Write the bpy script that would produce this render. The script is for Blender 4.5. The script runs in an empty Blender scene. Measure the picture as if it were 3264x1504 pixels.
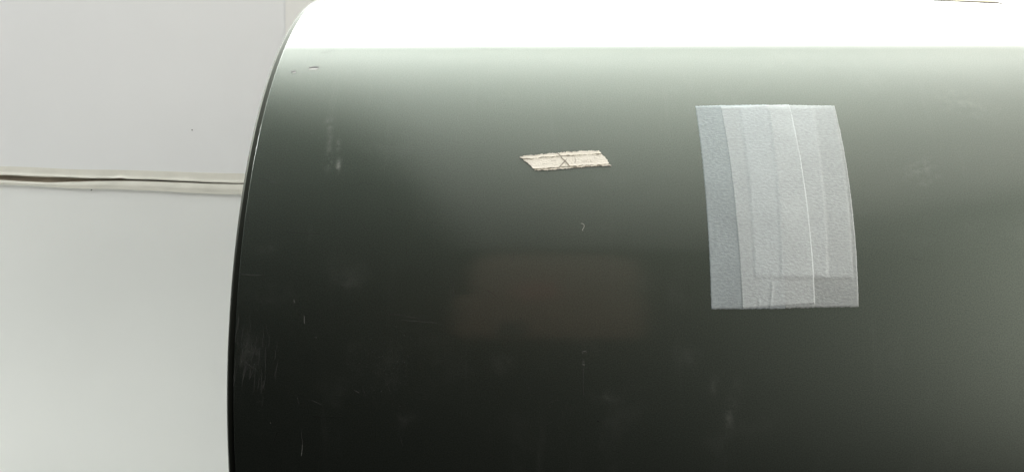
import bpy, bmesh, math, random
from mathutils import Vector
random.seed(7)
S = bpy.context.scene
col = S.collection

# ------------------------------------------------------------------ camera
U = 0.25                      # metres per unit of the camera solve
F = 2350.0                    # focal length in photo pixels
PW, PH = 3264.0, 1504.0
R = 0.7505 * U                # drum radius
AX_Y = 1.7495 * U             # axis distance in front of the lens
CAM_Z = R + 0.2235 * U        # lens height above the table
AX_Z = R
RIM_X = -(912.0 / F) * U * 0.9995
cam_d = bpy.data.cameras.new('camera'); cam = bpy.data.objects.new('camera', cam_d); col.objects.link(cam)
cam.location = (0, 0, CAM_Z); cam.rotation_euler = (math.pi / 2, 0, 0)
cam_d.sensor_width = 36; cam_d.lens = 36 * F / PW
cam_d.clip_start = 0.01; cam_d.clip_end = 50
S.camera = cam

# ------------------------------------------------------------------ world, lamps, exposure
w = bpy.data.worlds.new('World'); S.world = w; w.use_nodes = True
w.node_tree.nodes['Background'].inputs[0].default_value = (0.90, 0.97, 0.95, 1)
w.node_tree.nodes['Background'].inputs[1].default_value = 0.012

def area(name, loc, target, sx, sy, radiance, colr, roll=0.0):
    d = bpy.data.lights.new(name, 'AREA'); d.shape = 'RECTANGLE'; d.size = sx; d.size_y = sy
    d.energy = radiance * sx * sy * math.pi; d.color = colr
    o = bpy.data.objects.new(name, d); col.objects.link(o)
    o.location = loc
    q = (Vector(target) - Vector(loc)).to_track_quat('-Z', 'Y')
    o.rotation_euler = q.to_euler()
    if roll: o.rotation_euler.rotate_axis('Z', roll)
    return o
WALL_Y = 2.8 * U
# tall bright window in the wall behind and above the drum (it is the white band on the drum's top)
area('window_light', (0.25, WALL_Y - 0.03, 1.055), (0.25, -1, 1.055), 2.2, 1.0, 9.6, (0.97, 1.0, 0.98), 0.09)
# added unseen fill light, left of the window: washes the wall and the table top
area('wall_fill', (-1.7, 0.50, 1.40), (-1.35, 0.50, 0.0), 0.9, 0.3, 60.0, (0.99, 1.0, 0.99))
# soft warm fill light added off to the right for tapes and drum
area('right_fill', (2.0, -0.55, 0.4), (0.3, 0.3, 0.2), 1.2, 1.8, 9.0, (1.0, 0.94, 0.88))

S.view_settings.view_transform = 'Standard'; S.view_settings.look = 'None'
S.view_settings.exposure = 0.0; S.view_settings.gamma = 1.0
S.view_settings.use_curve_mapping = False

# ------------------------------------------------------------------ helpers
def tag(o, label=None, cat=None, group=None, kind=None):
    if label: o['label'] = label
    if cat: o['category'] = cat
    if group: o['group'] = group
    if kind: o['kind'] = kind
    return o
def mesh_obj(name, verts, faces, mat, parent=None, smooth=True, uvs=None):
    me = bpy.data.meshes.new(name); me.from_pydata([tuple(v) for v in verts], [], faces); me.update()
    if uvs is not None:
        lay = me.uv_layers.new(name='UVMap')
        for l in me.loops: lay.data[l.index].uv = uvs[l.vertex_index]
    if smooth:
        for p in me.polygons: p.use_smooth = True
    me.materials.append(mat)
    o = bpy.data.objects.new(name, me); col.objects.link(o)
    if parent: o.parent = parent
    return o
def box(name, x0, x1, y0, y1, z0, z1, mat, parent=None, bev=0.0):
    bm = bmesh.new(); bmesh.ops.create_cube(bm, size=1)
    for v in bm.verts:
        v.co = Vector((x0 if v.co.x < 0 else x1, y0 if v.co.y < 0 else y1, z0 if v.co.z < 0 else z1))
    if bev: bmesh.ops.bevel(bm, geom=list(bm.edges), offset=bev, segments=2, affect='EDGES')
    me = bpy.data.meshes.new(name); bm.to_mesh(me); bm.free(); me.materials.append(mat)
    o = bpy.data.objects.new(name, me); col.objects.link(o)
    if parent: o.parent = parent
    return o
def ray(px, py): return Vector(((px - PW / 2) / F, 1.0, (PH / 2 - py) / F))
def on_wall(px, py, y=None):
    y = WALL_Y if y is None else y
    d = ray(px, py) * y
    return Vector((d.x, y, CAM_Z + d.z))
def us(px, py):
    """photo pixel -> (axial metres, arc metres) where its ray meets the drum's skin"""
    d = ray(px, py); ox, oz = -AX_Y, CAM_Z - AX_Z
    a = d.y * d.y + d.z * d.z; b = 2 * (ox * d.y + oz * d.z); c = ox * ox + oz * oz - R * R
    D = b * b - 4 * a * c
    t = (-b - math.sqrt(max(D, 0))) / (2 * a)
    yy = ox + t * d.y; zz = oz + t * d.z
    return d.x * t, math.atan2(zz, -yy) * R
def on_drum(u, s, h=0.0):
    th = s / R; r = R + h
    return Vector((u, AX_Y - r * math.cos(th), AX_Z + r * math.sin(th)))

# ------------------------------------------------------------------ materials
class N:
    def __init__(self, name):
        self.m = bpy.data.materials.new(name); self.m.use_nodes = True
        self.t = self.m.node_tree; self.bs = self.t.nodes['Principled BSDF']; self.out = self.t.nodes['Material Output']
    def n(self, typ, **kw):
        x = self.t.nodes.new(typ)
        for k, v in kw.items():
            if k == 'ins':
                for i, val in v.items(): x.inputs[i].default_value = val
            else: setattr(x, k, v)
        return x
    def l(self, a, b): self.t.links.new(a, b)
    def math(self, op, a, b=None, clamp=False):
        x = self.n('ShaderNodeMath', operation=op); x.use_clamp = clamp
        for i, v in enumerate((a, b)):
            if v is None: continue
            if isinstance(v, (int, float)): x.inputs[i].default_value = v
            else: self.l(v, x.inputs[i])
        return x.outputs[0]
    def set(self, **kw):
        for k, v in kw.items():
            self.bs.inputs[k.replace('_', ' ')].default_value = v

def simple(name, colr, rough=0.6, var=0.06, scale=30, bump=0.0, bscale=400, bdist=0.0005, spec=0.5):
    a = N(name); a.set(Roughness=rough); a.bs.inputs['Specular IOR Level'].default_value = spec
    tc = a.n('ShaderNodeTexCoord'); no = a.n('ShaderNodeTexNoise', ins={'Scale': scale, 'Detail': 6.0})
    a.l(tc.outputs['Object'], no.inputs['Vector'])
    mp = a.n('ShaderNodeMapRange', ins={1: 0.3, 2: 0.7, 3: 1 - var, 4: 1 + var}); a.l(no.outputs[0], mp.inputs[0])
    mx = a.n('ShaderNodeMix', data_type='RGBA', blend_type='MULTIPLY', ins={0: 1.0}); mx.inputs[6].default_value = (*colr, 1)
    a.l(mp.outputs[0], mx.inputs[7]); a.l(mx.outputs[2], a.bs.inputs['Base Color'])
    if bump:
        n2 = a.n('ShaderNodeTexNoise', ins={'Scale': bscale, 'Detail': 4.0}); a.l(tc.outputs['Object'], n2.inputs['Vector'])
        b = a.n('ShaderNodeBump', ins={'Strength': bump, 'Distance': bdist}); a.l(n2.outputs[0], b.inputs['Height'])
        a.l(b.outputs[0], a.bs.inputs['Normal'])
    return a.m

def drum_material():
    a = N('smoked_steel')
    a.set(Metallic=1.0, Roughness=0.46, Anisotropic=0.0, Coat_Weight=1.0, Coat_Roughness=0.11, Coat_IOR=1.6)
    tc = a.n('ShaderNodeTexCoord'); uv = tc.outputs['UV']
    sp = a.n('ShaderNodeSeparateXYZ'); a.l(uv, sp.inputs[0])
    tg = a.n('ShaderNodeTangent', direction_type='UV_MAP', uv_map='UVMap'); a.l(tg.outputs[0], a.bs.inputs['Tangent'])
    # slight tone drift of the metal
    n1 = a.n('ShaderNodeTexNoise', ins={'Scale': 9.0, 'Detail': 3.0}); a.l(uv, n1.inputs['Vector'])
    cr = a.n('ShaderNodeMix', data_type='RGBA'); cr.inputs[6].default_value = (0.088, 0.108, 0.092, 1); cr.inputs[7].default_value = (0.110, 0.126, 0.107, 1)
    a.l(n1.outputs[0], cr.inputs[0])
    ng = a.n('ShaderNodeTexNoise', ins={'Scale': 2300.0, 'Detail': 1.0}); a.l(uv, ng.inputs['Vector'])
    gm = a.n('ShaderNodeMapRange', ins={1: 0.3, 2: 0.7, 3: 0.84, 4: 1.16}); a.l(ng.outputs[0], gm.inputs[0])
    cm = a.n('ShaderNodeMix', data_type='RGBA', blend_type='MULTIPLY', ins={0: 1.0}); a.l(cr.outputs[2], cm.inputs[6]); a.l(gm.outputs[0], cm.inputs[7])
    a.l(cm.outputs[2], a.bs.inputs['Base Color'])
    # fine grain
    n2 = a.n('ShaderNodeTexNoise', ins={'Scale': 2600.0, 'Detail': 2.0}); a.l(uv, n2.inputs['Vector'])
    bp = a.n('ShaderNodeBump', ins={'Strength': 0.10, 'Distance': 0.0002}); a.l(n2.outputs[0], bp.inputs['Height'])
    a.l(bp.outputs[0], a.bs.inputs['Normal'])
    n3 = a.n('ShaderNodeTexNoise', ins={'Scale': 1400.0, 'Detail': 3.0}); a.l(uv, n3.inputs['Vector'])
    # smudges: soft blotches of dry residue, plus painted pale reflections, each broken by noise
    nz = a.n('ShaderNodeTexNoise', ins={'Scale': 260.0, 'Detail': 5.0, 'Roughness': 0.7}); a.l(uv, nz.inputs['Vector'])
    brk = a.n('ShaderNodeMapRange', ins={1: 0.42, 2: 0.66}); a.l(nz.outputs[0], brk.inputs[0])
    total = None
    for (px, py, rx, ry, tilt, st) in SMUDGES_AND_SHEEN:
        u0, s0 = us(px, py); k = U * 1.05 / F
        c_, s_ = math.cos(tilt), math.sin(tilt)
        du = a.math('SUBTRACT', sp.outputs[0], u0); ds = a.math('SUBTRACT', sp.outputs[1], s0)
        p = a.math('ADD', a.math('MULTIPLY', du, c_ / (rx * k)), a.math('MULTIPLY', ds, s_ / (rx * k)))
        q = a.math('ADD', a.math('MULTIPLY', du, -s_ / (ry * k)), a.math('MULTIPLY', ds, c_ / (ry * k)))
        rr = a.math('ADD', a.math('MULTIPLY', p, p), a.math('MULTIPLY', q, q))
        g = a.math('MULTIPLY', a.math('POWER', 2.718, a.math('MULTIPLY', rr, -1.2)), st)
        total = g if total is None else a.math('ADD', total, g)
    dust_all = a.n('ShaderNodeTexNoise', ins={'Scale': 40.0, 'Detail': 6.0, 'Roughness': 0.65}); a.l(uv, dust_all.inputs['Vector'])
    haze = a.n('ShaderNodeMapRange', ins={1: 0.56, 2: 0.8, 3: 0.0, 4: 0.025}); a.l(dust_all.outputs[0], haze.inputs[0])
    ms = a.n('ShaderNodeMapping'); ms.inputs['Scale'].default_value = (150, 14, 1); a.l(uv, ms.inputs['Vector'])
    ns = a.n('ShaderNodeTexNoise', ins={'Scale': 1.0, 'Detail': 5.0, 'Roughness': 0.7}); a.l(ms.outputs[0], ns.inputs['Vector'])
    wipe = a.n('ShaderNodeMapRange', ins={1: 0.58, 2: 0.8, 3: 0.0, 4: 0.022}); a.l(ns.outputs[0], wipe.inputs[0])
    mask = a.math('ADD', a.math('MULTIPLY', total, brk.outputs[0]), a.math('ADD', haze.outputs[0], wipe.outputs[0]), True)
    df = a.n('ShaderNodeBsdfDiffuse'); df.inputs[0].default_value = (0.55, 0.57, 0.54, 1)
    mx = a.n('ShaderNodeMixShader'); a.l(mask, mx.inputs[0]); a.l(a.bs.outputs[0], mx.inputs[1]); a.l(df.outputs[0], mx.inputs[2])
    a.l(mx.outputs[0], a.out.inputs['Surface'])
    return a.m

SMUDGES_AND_SHEEN = [(1047, 515, 11, 30, 0, .34), (1079, 528, 8, 24, 0, .42), (1050, 395, 16, 30, 0, .14), (1079, 460, 8, 26, 0, .22),
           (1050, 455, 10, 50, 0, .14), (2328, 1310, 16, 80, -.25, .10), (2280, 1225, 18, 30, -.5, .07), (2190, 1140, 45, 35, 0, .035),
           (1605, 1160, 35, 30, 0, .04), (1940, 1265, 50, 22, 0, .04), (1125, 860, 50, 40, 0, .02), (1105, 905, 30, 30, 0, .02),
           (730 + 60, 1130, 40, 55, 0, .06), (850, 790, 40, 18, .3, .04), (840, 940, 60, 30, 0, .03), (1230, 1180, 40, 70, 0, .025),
           (1130, 1105, 30, 25, .5, .03), (1290, 1335, 35, 25, 0, .03), (2930, 540, 60, 30, .4, .12), (2960, 575, 40, 15, .3, .10), (3080, 330, 110, 60, -.5, .06), (1200, 470, 60, 20, 0, .03)]  # upper-right entries paint pale reflections into the drum's colour

def tape_material(name, colr, alpha, scale_u=1050.0):
    a = N(name); a.set(Roughness=0.75); a.bs.inputs['Specular IOR Level'].default_value = 0.25
    tc = a.n('ShaderNodeTexCoord'); uv = tc.outputs['UV']
    mp = a.n('ShaderNodeMapping'); mp.inputs['Scale'].default_value = (0.75, 1.2, 1); a.l(uv, mp.inputs['Vector'])
    n1 = a.n('ShaderNodeTexNoise', ins={'Scale': scale_u, 'Detail': 5.0, 'Roughness': 0.6}); a.l(mp.outputs[0], n1.inputs['Vector'])
    n2 = a.n('ShaderNodeTexNoise', ins={'Scale': 60.0, 'Detail': 5.0}); a.l(uv, n2.inputs['Vector'])
    bp = a.n('ShaderNodeBump', ins={'Strength': 0.85, 'Distance': 0.0004}); a.l(n1.outputs[0], bp.inputs['Height']); a.l(bp.outputs[0], a.bs.inputs['Normal'])
    mr = a.n('ShaderNodeMapRange', ins={1: 0.3, 2: 0.7, 3: 0.93, 4: 1.06}); a.l(n2.outputs[0], mr.inputs[0])
    mx = a.n('ShaderNodeMix', data_type='RGBA', blend_type='MULTIPLY', ins={0: 1.0}); mx.inputs[6].default_value = (*colr, 1); a.l(mr.outputs[0], mx.inputs[7])
    a.l(mx.outputs[2], a.bs.inputs['Base Color'])
    al = a.n('ShaderNodeMapRange', ins={1: 0.3, 2: 0.7, 3: alpha - .06, 4: min(1, alpha + .06)}); a.l(n1.outputs[0], al.inputs[0])
    a.l(al.outputs[0], a.bs.inputs['Alpha'])
    return a.m

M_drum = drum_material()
M_rim = simple('rim_steel', (0.055, 0.06, 0.05), 0.5, 0.1, 40)
for n_ in M_rim.node_tree.nodes:
    if n_.type == 'BSDF_PRINCIPLED': n_.inputs['Metallic'].default_value = 1.0
M_panel = simple('white_board', (0.785, 0.795, 0.80), 0.55, 0.02, 6, 0.06, 700, 0.0004)
M_panel3 = simple('pale_board', (0.80, 0.815, 0.80), 0.55, 0.02, 6, 0.06, 700, 0.0004)
M_panel2 = simple('cream_board', (0.80, 0.80, 0.775), 0.6, 0.02, 6, 0.06, 700, 0.0004)
M_core = simple('joint_filler', (0.64, 0.55, 0.44), 0.85, 0.15, 60, 0.3, 300)
M_strip = simple('cream_joint_paper', (0.72, 0.71, 0.64), 0.6, 0.05, 50, 0.1, 500, 0.0005)
M_table = simple('table_laminate', (0.78, 0.78, 0.76), 0.5, 0.05, 12, 0.05, 300)
M_ceil = simple('ceiling_paint', (0.84, 0.86, 0.83), 0.8, 0.03, 8)
M_tape = tape_material('crepe_masking_tape', (0.78, 0.835, 0.845), 0.45)
M_tape_blue = tape_material('bluish_crepe_tape', (0.70, 0.795, 0.84), 0.45)
M_scrap = tape_material('aged_cream_tape', (0.92, 0.885, 0.79), 0.97, 1500)
M_crack = simple('crack_grime', (0.36, 0.33, 0.27), 0.85, 0.2, 300)
M_scr = simple('scratch_bright', (0.10, 0.105, 0.10), 0.7, 0.2, 300)
M_scr2 = simple('scratch_faint', (0.04, 0.042, 0.04), 0.7, 0.2, 300)
M_scrd = simple('scratch_dark', (0.004, 0.004, 0.004), 0.6, 0.2, 300)
M_lint = simple('lint', (0.36, 0.36, 0.33), 0.9, 0.1, 300)
M_label = simple('pale_yellow_label', (0.62, 0.59, 0.42), 0.9, 0.03, 60, spec=0.05)
M_label_edge = simple('label_border', (0.10, 0.08, 0.075), 0.9, 0.05, 60, spec=0.05)
M_nick = simple('bare_metal_nick', (0.5, 0.51, 0.5), 0.35, 0.1, 300)
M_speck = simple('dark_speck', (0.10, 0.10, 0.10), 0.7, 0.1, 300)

# ------------------------------------------------------------------ setting: table, wall
table = box('table', -1.6, 1.9, 0.30, WALL_Y + 0.010, -0.03, 0.0, M_table, bev=0.003)
tag(table, kind='structure')
SILL = 0.545
wall = box('wall', -1.6, 1.9, WALL_Y + 0.004, WALL_Y + 0.05, -0.2, 1.68, M_core); tag(wall, kind='structure')
def quad_slab(name, pts, thick, mat, parent=None):
    """front polygon on the wall, extruded back by thick"""
    n = len(pts); vs = [Vector(p) for p in pts] + [Vector(p) + Vector((0, thick, 0)) for p in pts]
    fs = [tuple(range(n)), tuple(range(2 * n - 1, n - 1, -1))] + [(i, i + n, (i + 1) % n + n, (i + 1) % n) for i in range(n)]
    bm = bmesh.new(); bv = [bm.verts.new(v) for v in vs]
    for f in fs: bm.faces.new([bv[i] for i in f])
    bmesh.ops.recalc_face_normals(bm, faces=bm.faces)
    me = bpy.data.meshes.new(name); bm.to_mesh(me); bm.free(); me.materials.append(mat)
    o = bpy.data.objects.new(name, me); col.objects.link(o)
    if parent: o.parent = parent
    return o
def ceiling_plate():
    # unseen ceiling: flat by the window wall, left rear bent up to darken its reflection
    vs, fs = [], []; NX, NY = 40, 40
    for j in range(NY + 1):
        for i in range(NX + 1):
            x = -1.5 + 3.5 * i / NX; y = WALL_Y + .01 - 2.9 * j / NY
            d = WALL_Y - y; l = max(0, -0.27 - x)
            vs.append((x, y, 1.68 + CV_B * d * d + CV_L * l * d * d))
    K = NX + 1
    for j in range(NY):
        for i in range(NX):
            a = j * K + i; fs.append((a, a + 1, a + K + 1, a + K))
    return tag(mesh_obj('ceiling', vs, fs, M_ceil, None, True), kind='structure')
CV_B, CV_L = 0.0, 0.9
ceiling_plate()
def w2(px, py, dy=0.0):
    p = on_wall(px, py); p.y += dy; return p
def at(x, z, dy=0.0): return Vector((x, WALL_Y + dy, z))
zr = lambda px: 545 + 0.0345 * px             # upper edge of the joint in the photo
lo = lambda px: 582 + 0.034 * px
A = w2(910, zr(910)); 
quad_slab('panel', [at(-1.6, w2(-3739, zr(-3739)).z), A, at(w2(910, 0).x, SILL), at(-1.6, SILL)], 0.0035, M_panel, wall)
quad_slab('panel', [at(A.x + .00015, A.z, -.0007), at(1.9, w2(8010, zr(8010)).z, -.0007), at(1.9, SILL, -.0007), at(A.x + .00015, SILL, -.0007)], 0.0040, M_panel2, wall)
quad_slab('panel', [at(-1.6, 0.001), at(1.9, 0.001), at(1.9, w2(8010, lo(8010)).z), at(-1.6, w2(-3739, lo(-3739)).z)], 0.0035, M_panel3, wall)

def lerp_table(tab, x):
    if x <= tab[0][0]: return tab[0][1] + (x - tab[0][0]) * 0.033
    for (a, b), (c, d) in zip(tab, tab[1:]):
        if x <= c:
            t = (x - a) / (c - a); t = t * t * (3 - 2 * t) if c - a > 100 else t
            return b + (d - b) * t
    return tab[-1][1] + (x - tab[-1][0]) * 0.026
UP_T = [(0, 531), (310, 541.5), (775, 553)]
UP_B = [(0, 558), (155, 564), (310, 569), (362, 569.5), (388, 567.5), (412, 571.5), (775, 584)]
LO_T = [(0, 573.5), (60, 577.5), (155, 582), (240, 579.5), (310, 577.5), (385, 577), (775, 587.5)]
LO_B = [(0, 589), (300, 602), (775, 620)]
def joint_strip(name, top, bot, base, bulge, label):
    xs = [-900 + 12 * i for i in range(170)]; J = 8
    vs = []; fs = []
    for i, x in enumerate(xs):
        yt, yb = lerp_table(top, x), lerp_table(bot, x)
        for j in range(J + 1):
            t = j / J
            h = base + bulge(x, t) + 0.00012 * math.sin(x * .05 + 3 * t) * math.sin(x * .013)
            vs.append(w2(x, yt + (yb - yt) * t, -h))
        vs.append(w2(x, yb, 0.0006)); 
    K = J + 2
    for i in range(len(xs) - 1):
        for j in range(K - 1):
            a = i * K + j; fs.append((a, a + 1, a + K + 1, a + K))
    # top skirt
    b0 = len(vs)
    for x in xs: vs.append(w2(x, lerp_table(top, x), 0.0006))
    for i in range(len(xs) - 1): fs.append((b0 + i, i * K, (i + 1) * K, b0 + i + 1))
    o = mesh_obj(name, vs, fs, M_strip, smooth=False)
    bm = bmesh.new(); bm.from_mesh(o.data); bmesh.ops.recalc_face_normals(bm, faces=bm.faces); bm.to_mesh(o.data); bm.free()
    return tag(o, label, 'strip', 'paper strips over the wall joint')
bump_at = lambda x: math.exp(-((x - 385) / 26.0) ** 2)
joint_strip('joint_strip', UP_T, UP_B, 0.0007, lambda x, t: 0.0009 * max(0, (t - .55) / .45) ** 2 * (1 + .8 * bump_at(x)) - 0.0006 * max(0, (t - .9) / .1),
            'cream paper strip along the upper edge of the dark wall joint')
joint_strip('joint_strip', LO_T, LO_B, 0.0013, lambda x, t: 0.0004 * math.exp(-((t - .5) / .3) ** 2), 'cream paper strip along the lower edge of the dark wall joint')
# small marks on the wall
def wall_dot(px, py, r, mat):
    vs = []; n = 9
    for k in range(n):
        a = k * 2 * math.pi / n; rr = r * random.uniform(.7, 1.2)
        vs.append(w2(px + rr * math.cos(a), py + rr * math.sin(a), -.0004))
    c = w2(px, py, -.0008); vs.append(c)
    o = mesh_obj('speck', vs, [(k, (k + 1) % n, n) for k in range(n)], mat); return o
for p in ((613, 415, 2.6), (292, 606, 2.6)):
    wall_dot(p[0], p[1], p[2], M_speck).parent = wall

# ------------------------------------------------------------------ the drum
drum = bpy.data.objects.new('metal_drum', None); col.objects.link(drum)
tag(drum, 'large dark glossy metal drum lying on its side against the white wall', 'drum')
NS = 360; X_END = 1.35
def revolve(name, prof, mat, closed=False):
    vs, uvs, fs = [], [], []
    K = len(prof)
    for i in range(NS + 1):
        th = -math.pi + 2 * math.pi * i / NS
        for (x, dr) in prof:
            r = R + dr
            vs.append((x, AX_Y - r * math.cos(th), AX_Z + r * math.sin(th))); uvs.append((x, th * R))
    for i in range(NS):
        for k in range(K - 1):
            a = i * K + k; fs.append((a, a + 1, a + K + 1, a + K))
    o = mesh_obj(name, vs, fs, mat, drum, True, uvs)
    bm = bmesh.new(); bm.from_mesh(o.data); bmesh.ops.recalc_face_normals(bm, faces=bm.faces)
    bm.to_mesh(o.data); bm.free()
    return o
x0 = RIM_X + 0.0026
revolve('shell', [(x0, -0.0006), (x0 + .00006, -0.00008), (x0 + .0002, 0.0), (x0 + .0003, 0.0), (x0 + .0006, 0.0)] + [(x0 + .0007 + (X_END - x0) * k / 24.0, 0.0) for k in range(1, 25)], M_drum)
# rolled rim: shallow groove, then a rounded lip and the closed end
lip = [(x0, -0.0006), (x0 - .0003, -0.0007)]
for k in range(9):
    a = math.radians(100 + k * 12.5); lip.append((x0 - .0012 + .0015 * math.cos(a) * 1.05, -0.00175 + .0015 * math.sin(a)))
lip += [(x0 - .0028, -0.006), (x0 - .0020, -0.012), (x0 - .0008, -R * .5), (x0 - .0005, -R + .0005)]
revolve('rim', lip, M_rim)
revolve('end_cap', [(X_END + .0008, 0.0), (X_END + .003, -.003), (X_END + .003, -R + .0005)], M_rim)

# ------------------------------------------------------------------ tape patch
def bil(q, a, b):
    (x0_, y0_), (x1_, y1_), (x2_, y2_), (x3_, y3_) = q      # TL TR BR BL
    tx, ty = x0_ + (x1_ - x0_) * a, y0_ + (y1_ - y0_) * a
    bx_, by_ = x3_ + (x2_ - x3_) * a, y3_ + (y2_ - y3_) * a
    return tx + (bx_ - tx) * b, ty + (by_ - ty) * b
def crop(px, py): return 2160 + px / 1.6484, 300 + py / 1.6484
def quad_us(c): return [us(*crop(*p)) for p in c]
def inside(q, u, s, soft):
    """smooth 0..1 coverage of a quad (clockwise TL TR BR BL in u, s-up)"""
    v = 1.0
    for i in range(4):
        (ax, ay), (bx_, by_) = q[i], q[(i + 1) % 4]
        ex, ey = bx_ - ax, by_ - ay; L = math.hypot(ex, ey)
        d = ((u - ax) * ey - (s - ay) * ex) / L      # >0 inside for clockwise order
        t = min(1, max(0, d / soft + .5)); v *= t * t * (3 - 2 * t)
    return v
T = 0.00013
strips = [  # order of laying
    ('short', [(322, 74), (704, 72), (787, 965), (402, 965)], 'short masking tape strip hidden under the patch, left of its pair'),
    ('short', [(470, 70), (816, 70), (920, 965), (540, 965)], 'short masking tape strip hidden under the patch, right of its pair'),
    ('left', [(93, 65), (463, 57), (562, 1127), (176, 1130)], 'bluish masking tape strip at the left edge of the tape patch'),
    ('right', [(464, 59), (823, 63), (950, 1117), (564, 1124)], 'pale masking tape strip at the right edge of the tape patch'),
    ('top', [(225, 71), (584, 57), (720, 1102), (339, 1127)], 'topmost masking tape strip, slightly skewed, down the middle of the patch')]
creases = [((107, 172), (155, 152), 4.0, .00022, 2), ((497, 990), (487, 1112), 4.5, .00025, 4), ((427, 1085), (425, 1118), 4, .00015, 4),
           ((705, 1060), (706, 1118), 4, .00015, 3), ((95, 78), (125, 72), 4, .0002, 2), ((230, 74), (470, 66), 4, .00018, 4)]
def seg_d(u, s, a, b):
    ex, ey = b[0] - a[0], b[1] - a[1]; L2 = ex * ex + ey * ey
    t = min(1, max(0, ((u - a[0]) * ex + (s - a[1]) * ey) / L2))
    return math.hypot(u - a[0] - t * ex, s - a[1] - t * ey)
laid = []
for idx, (nm, c, label) in enumerate(strips):
    q = quad_us(c); NU, NV = 64, 110
    cr_here = [(us(*crop(*a)), us(*crop(*b)), wd, h) for a, b, wd, h, k in creases if k == idx]
    ph = random.uniform(0, 9)
    vs, uvs, fs = [], [], []
    def height(u, s):
        h = T + sum(T * inside(qq, u, s, .0011) for qq in laid)
        for a, b, wd, hh in cr_here:
            d = seg_d(u, s, a, b) / (wd * U / F / 1.65); h += hh * math.exp(-d * d)
        h += .00004 * math.sin(u * 310 + ph) * math.sin(s * 170 + ph)
        return h
    for j in range(NV + 1):
        for i in range(NU + 1):
            u, s = bil(q, i / NU, j / NV)
            if j in (0, NV): s += random.gauss(0, .00007)
            if i in (0, NU): u += random.gauss(0, .00004)
            vs.append(on_drum(u, s, height(u, s))); uvs.append((u + idx * .37, s + idx * .53))
    K = NU + 1
    for j in range(NV):
        for i in range(NU):
            a = j * K + i; fs.append((a, a + K, a + K + 1, a + 1))
    ring = [i for i in range(K)] + [j * K + NU for j in range(1, NV + 1)] + [NV * K + i for i in range(NU - 1, -1, -1)] + [j * K for j in range(NV - 1, 0, -1)]
    b0 = len(vs)
    for r_ in ring:
        v = vs[r_]; d = Vector((0, v.y - AX_Y, v.z - AX_Z)).normalized(); vs.append(v - d * T * .9); uvs.append(uvs[r_])
    for k in range(len(ring)):
        k2 = (k + 1) % len(ring); fs.append((ring[k], ring[k2], b0 + k2, b0 + k))
    o = mesh_obj('masking_tape_strip', vs, fs, M_tape_blue if nm == 'left' else M_tape, None, False, uvs)
    bm = bmesh.new(); bm.from_mesh(o.data); bmesh.ops.recalc_face_normals(bm, faces=bm.faces); bm.to_mesh(o.data); bm.free()
    for p in o.data.polygons: p.use_smooth = p.index < NU * NV
    tag(o, label, 'tape', 'overlapping strips of the masking tape patch')
    laid.append(q)

# ------------------------------------------------------------------ torn cream tape scrap
def scrap_px(px, py): return us(1600 + px / 6.44, 440 + py / 6.44)
scrap = bpy.data.objects.new('torn_tape_scrap', None); col.objects.link(scrap)
tag(scrap, 'small torn cream tape remnant with an X-shaped crack, left of the tape patch', 'tape')
def ragged(tops, bots, h, n=110, jit=10, name='paper_layer', jag=14):
    """strip between two pixel polylines (crop coords) with frayed edges"""
    def ev(pl, t):
        x = pl[0][0] + (pl[-1][0] - pl[0][0]) * t
        for (a, b), (c, d) in zip(pl, pl[1:]):
            if x <= c + 1e-6: return x, b + (d - b) * (x - a) / (c - a)
        return pl[-1]
    vs, uvs, fs = [], [], []; J = 6
    wob = [random.uniform(-jag, jag) for _ in range(J + 1)]
    w1 = w2_ = 0
    for i in range(n + 1):
        t = i / n; w1 = .7 * w1 + random.gauss(0, jit * .5); w2_ = .7 * w2_ + random.gauss(0, jit * .5)
        xa, ya = ev(tops, t); xb, yb = ev(bots, t); ya += w1; yb += w2_
        for j in range(J + 1):
            f = j / J; e = wob[j] if i in (0, n) else 0
            u, s = scrap_px(xa + (xb - xa) * f + e, ya + (yb - ya) * f)
            hh = h + .00002 * math.sin(i * .13 + j) + (.00008 if j in (0, J) else 0)
            vs.append(on_drum(u, s, hh)); uvs.append((u, s))
    K = J + 1
    for i in range(n):
        for j in range(J):
            a = i * K + j; fs.append((a, a + 1, a + K + 1, a + K))
    ring = list(range(K)) + [i * K + J for i in range(1, n + 1)] + [n * K + j for j in range(J - 1, -1, -1)] + [i * K for i in range(n - 1, 0, -1)]
    b0 = len(vs)
    for r_ in ring:
        v = vs[r_]; d = Vector((0, v.y - AX_Y, v.z - AX_Z)).normalized(); vs.append(v - d * (h - .00002)); uvs.append(uvs[r_])
    for k in range(len(ring)):
        k2 = (k + 1) % len(ring); fs.append((ring[k], ring[k2], b0 + k2, b0 + k))
    o = mesh_obj(name, vs, fs, M_scrap, scrap, False, uvs)
    bm = bmesh.new(); bm.from_mesh(o.data); bmesh.ops.recalc_face_normals(bm, faces=bm.faces); bm.to_mesh(o.data); bm.free()
    return o
M_back = simple('scrap_backing', (0.36, 0.33, 0.27), 0.8, 0.2, 300)
bk = ragged([(400, 415), (1190, 335), (1985, 275)], [(680, 668), (1250, 630), (2215, 565)], .00012, jag=4)
bk.name = 'adhesive_layer'; bk.data.materials[0] = M_back
ragged([(372, 395), (820, 345), (1180, 315), (1700, 270), (1985, 262)], [(372, 412), (470, 432), (840, 402), (1190, 370), (1700, 345), (2040, 322)], .00030)
ragged([(445, 460), (840, 426), (1190, 392), (1700, 366), (2050, 343)], [(660, 636), (900, 618), (1150, 598), (1400, 588), (1700, 570), (2205, 530)], .00034, jag=22)
ragged([(690, 656), (1000, 638), (1250, 618), (1500, 600), (1900, 566), (2225, 550)], [(672, 676), (1020, 660), (1250, 640), (1500, 612), (1900, 586), (2238, 572)], .00030)
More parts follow.
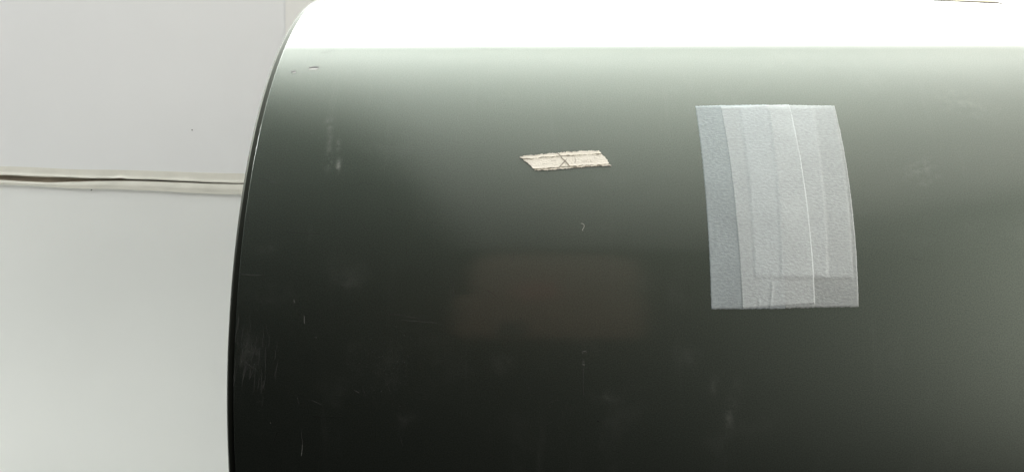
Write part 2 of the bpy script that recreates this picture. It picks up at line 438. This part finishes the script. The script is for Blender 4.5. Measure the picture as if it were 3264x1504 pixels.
def ribbon(pts, wpx, mat, h, conv=us, name='scratch', parent=None, scale=1.0, lift=None):
    """thin raised hairline along a pixel polyline on the drum"""
    P = [Vector(conv(*p)) if len(p) == 2 else Vector(p) for p in pts]
    vs, fs = [], []
    n = len(P)
    for i, p in enumerate(P):
        d = (P[min(n - 1, i + 1)] - P[max(0, i - 1)]).normalized(); nn = Vector((-d.y, d.x))
        wd = wpx * U / F * .5 * (0.35 if i in (0, n - 1) else random.uniform(.8, 1.2))
        for k, hh in ((-1, 0), (0, h), (1, 0)):
            q = p + nn * wd * k; vs.append(on_drum(q.x, q.y, hh + (lift or .00001)))
    for i in range(n - 1):
        a = i * 3; fs += [(a, a + 1, a + 4, a + 3), (a + 1, a + 2, a + 5, a + 4)]
    return vs, fs
def ribbons(name, items, mat, parent, h=.00003, conv=us, lift=None, kind=None):
    if not kind and len(items) > 1:
        for it in items: ribbons(name, [it], mat, parent, h, conv, lift)
        return
    V, Fc = [], []
    for pts, wpx in items:
        v, f = ribbon(pts, wpx, mat, h, conv, lift=lift); b = len(V); V += v; Fc += [tuple(i + b for i in t) for t in f]
    o = mesh_obj(name, V, Fc, mat, parent)
    if kind: o['kind'] = kind
    return o
def jline(a, b, n=6, j=.7):
    return [(a[0] + (b[0] - a[0]) * k / n + random.uniform(-j, j), a[1] + (b[1] - a[1]) * k / n + random.uniform(-j, j)) for k in range(n + 1)]
ribbons('crack', [([(1120, 318), (1165, 345), (1200, 378), (1225, 425), (1290, 480), (1340, 535), (1375, 580), (1420, 605)], 3.6)], M_crack, scrap, .00003, scrap_px, .00042)
ribbons('crack', [([(1335, 440), (1300, 475), (1255, 525), (1200, 585), (1150, 630)], 3.2)], M_crack, scrap, .00003, scrap_px, .00043)
ribbons('crack', [([(1480, 390), (1500, 430), (1510, 500), (1490, 545)], 1.4), (jline((1000, 480), (1120, 470), 5, 4), 1.2), (jline((1620, 490), (1760, 478), 5, 4), 1.2),
                  (jline((1880, 400), (1950, 440), 4, 4), 1.3), (jline((560, 460), (640, 455), 4, 5), 1.6), (jline((1820, 480), (1824, 500), 3, 2), 2.5),
                  (jline((820, 555), (930, 548), 5, 4), 1.3)], M_crack, scrap, .00002, scrap_px, .00041)

# ------------------------------------------------------------------ label at the drum's crest
label = bpy.data.objects.new('paper_label', None); col.objects.link(label)
tag(label, 'pale yellow paper label with a thin border at the top of the drum', 'label')
def patch(name, q, h, mat, parent, n=14):
    vs, fs = [], []
    for j in range(n + 1):
        for i in range(n + 1):
            u, s = bil(q, i / n, j / n); vs.append(on_drum(u, s, h))
    K = n + 1
    for j in range(n):
        for i in range(n):
            a = j * K + i; fs.append((a, a + K, a + K + 1, a + 1))
    return mesh_obj(name, vs, fs, mat, parent)
BL, BR = us(2929, 2), us(3200, 14)
BR = (BR[0], BR[1]); up_ = .055
qL = [(BL[0] + .004, BL[1] + up_), (BR[0] + .004, BR[1] + up_), BR, BL]
patch('border', qL, .00012, M_label_edge, label)
qi = [bil(qL, .02, .02), bil(qL, .97, .02), bil(qL, .97, .93), bil(qL, .02, .95)]
patch('paper', qi, .00022, M_label, label)

# ------------------------------------------------------------------ wear on the drum: nicks, scratches, dust, lint
def nick(px, py, rx, ry, tilt, mat, name='nick', ring=True):
    u0, s0 = us(px, py); ua, sa = us(px + rx, py); ub, sb = us(px, py - ry)
    A_ = ua - u0; B_ = sb - s0; n = 16
    vs = [on_drum(u0, s0, .00012)]
    for k in range(n):
        a = 2 * math.pi * k / n; j = random.uniform(.85, 1.1)
        du, ds = A_ * math.cos(a) * j, B_ * math.sin(a) * j
        ds += du * math.tan(tilt)
        vs.append(on_drum(u0 + du, s0 + ds, .00003))
    return mesh_obj(name, vs, [(0, 1 + k, 1 + (k + 1) % n) for k in range(n)], mat, drum)
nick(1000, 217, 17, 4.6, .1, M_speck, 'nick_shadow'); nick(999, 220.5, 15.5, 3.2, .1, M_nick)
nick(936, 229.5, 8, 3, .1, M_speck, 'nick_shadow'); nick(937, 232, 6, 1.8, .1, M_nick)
ribbons('scratch', [(jline((878, 239), (890, 237), 4), 2.2), (jline((1052, 183), (1060, 178), 3), 2.0), (jline((1012, 189), (1016, 190), 3), 3),
                    (jline((1025, 171), (1048, 165), 6), 1.3), (jline((1048, 165), (1060, 156), 4), 1.2), (jline((1528, 151), (1534, 158), 3), 2.4),
                    (jline((1557, 155), (1564, 160), 3), 2.6), (jline((1571, 132), (1574, 137), 3), 2.2), (jline((1781, 148), (1783, 152), 2), 1.6),
                    (jline((2494, 201), (2496, 206), 3), 2.0), (jline((1585, 154), (1596, 155), 3), 1.4)], M_speck, drum)
bright = [(jline((861, 577), (886, 584)), 1.7), (jline((970, 1005), (970, 1033)), 1.8), (jline((937, 955), (938, 965)), 2.2), (jline((964, 1414), (961, 1451)), 2.2),
          (jline((1127, 1243), (1146, 1251)), 1.5), (jline((1006, 1073), (1009, 1078), 2), 3.2), (jline((1181, 637), (1183, 640), 2), 2.6), (jline((989, 425), (996, 427), 3), 1.8),
          (jline((1010, 440), (1022, 442), 4), 1.4), (jline((1118, 458), (1120, 462), 2), 2.2), (jline((1091, 508), (1093, 511), 2), 2.4),
          (jline((1855, 1119), (1868, 1119), 4), 2.6), (jline((1868, 1119), (1870, 1124), 3), 2), (jline((1855, 1121), (1858, 1127), 3), 2), (jline((1856, 1152), (1863, 1153), 3), 2.4), (jline((1855, 1161), (1864, 1162), 3), 2.8)]
faint = [(jline((821, 566), (861, 577)), 1.5), (jline((1144, 581), (1190, 587)), 1.4), (jline((902, 739), (1023, 747), 12), 1.3), (jline((1147, 700), (1171, 738)), 1.4),
         (jline((752, 872), (846, 880), 9), 1.4), (jline((1240, 1000), (1341, 1015), 10), 1.6), (jline((990, 1273), (1024, 1290)), 1.6), (jline((1155, 1235), (1166, 1263)), 1.3),
         (jline((2897, 821), (2938, 830)), 1.5), (jline((1550, 922), (1596, 954)), 1.3), (jline((1639, 803), (1634, 834)), 1.2), (jline((1656, 1006), (1663, 1020), 3), 1.3),
         (jline((1444, 900), (1444, 950)), 1.6), (jline((1858, 1165), (1860, 1260), 9), 1.3), (jline((960, 1370), (964, 1414)), 1.2), (jline((1270, 1020), (1400, 1030), 10), 1.2)]
for k in range(46):
    x = random.gauss(800, 40); y = random.gauss(1130, 60); L = random.uniform(12, 75)
    if x < 745: x = 745 + random.random() * 30
    faint.append((jline((x, y), (x - L * random.uniform(.02, .25), y + L), 6, .8), random.uniform(.6, 1.3)))
for k in range(70):
    x = random.uniform(760, 2000); y = random.uniform(560, 1480); L = random.uniform(5, 45); a = random.choice((0.1, 1.5, 1.4, .6, -.3)) + random.gauss(0, .15)
    faint.append((jline((x, y), (x + L * math.cos(a), y + L * math.sin(a)), 4, .5), random.uniform(.5, 1.0)))
ribbons('scratch', bright, M_scr, drum)
ribbons('scratch', faint, M_scr2, drum, kind='stuff')
ribbons('scratch', [(jline((997, 1326), (1024, 1328), 5, .4), 2.4), (jline((1024, 1328), (1105, 1329), 8, .4), 1.0), (jline((884, 1375), (871, 1412), 5, .6), 1.6), (jline((1904, 1341), (1909, 1342), 2, .4), 4.5)], M_scrd, drum)
dust = []
for k in range(110):
    if random.random() < .5: x, y = random.gauss(1240, 60), random.gauss(1160, 70)
    else: x, y = random.uniform(760, 3240), random.uniform(330, 1490)
    dust.append(([(x, y), (x + random.uniform(1, 2.5), y + random.uniform(-1.5, 1.5)), (x + random.uniform(3, 4), y + random.uniform(-1, 1))], random.uniform(.8, 1.9)))
ribbons('dust', dust, M_scr, drum, .00004, kind='stuff')
lint = ribbons('lint_fibre', [([(1851, 712.5), (1855, 712.3), (1859, 713.8), (1862, 717.5), (1862, 722), (1860, 727), (1857, 731), (1857, 734), (1859, 736)], 2.0)], M_lint, None, .00012)
tag(lint, 'tiny pale hook-shaped lint fibre on the drum below the torn tape', 'lint')

# ------------------------------------------------------------------ phone and an added slab standing in for the hands: seen only as a dim brown reflection in the drum
M_brown = simple('hand_phone_brown', (0.058, 0.025, 0.010), 0.6, 0.2, 60, 0.2, 300)  # one brown for the phone and the slab in place of the hands
M_lens = simple('lens_glass', (0.01, 0.01, 0.012), 0.1, 0.1, 60)
M_red = simple('reflection_red', (0.10, 0.022, 0.014), 0.6, 0.2, 60)
phone = bpy.data.objects.new('smartphone', None); col.objects.link(phone)
tag(phone, 'smartphone with an added brown slab standing in for the hands, a dim reflection in the drum', 'phone')
def rounded_slab(name, x0, x1, z0, z1, rad, y0, y1, tilt, mat):
    P = []
    for cx, cz, a0 in ((x1 - rad, z1 - rad, 0), (x0 + rad, z1 - rad, 90), (x0 + rad, z0 + rad, 180), (x1 - rad, z0 + rad, 270)):
        for k in range(7):
            a = math.radians(a0 + k * 15); P.append((cx + rad * math.cos(a), cz + rad * math.sin(a)))
    mx, mz = (x0 + x1) / 2, (z0 + z1) / 2; c, s_ = math.cos(tilt), math.sin(tilt)
    P = [(mx + (x - mx) * c - (z - mz) * s_, mz + (x - mx) * s_ + (z - mz) * c) for x, z in P]
    n = len(P); vs = [(x, y1, CAM_Z + z) for x, z in P] + [(x, y0, CAM_Z + z) for x, z in P]
    fs = [tuple(range(n)), tuple(range(2 * n - 1, n - 1, -1))] + [(i, i + n, (i + 1) % n + n, (i + 1) % n) for i in range(n)]
    o = mesh_obj(name, vs, fs, mat, phone, False)
    bm = bmesh.new(); bm.from_mesh(o.data); bmesh.ops.recalc_face_normals(bm, faces=bm.faces); bm.to_mesh(o.data); bm.free()
rounded_slab('phone_body', -0.040, 0.094, -0.012, 0.064, .012, -0.020, -0.010, 0.0, M_brown)
rounded_slab('hand_slab', -0.030, 0.096, 0.060, 0.150, .026, -0.027, -0.022, -0.07, M_brown)  # plain slab added in place of the hands
rounded_slab('red_slab', 0.000, 0.034, 0.052, 0.085, .008, -0.0095, -0.0075, 0.2, M_red)  # added reddish slab within the brown reflection
box('lens_window', -0.010, 0.010, -0.0095, -0.0088, CAM_Z - 0.008, CAM_Z + 0.016, M_lens, phone, .0003)
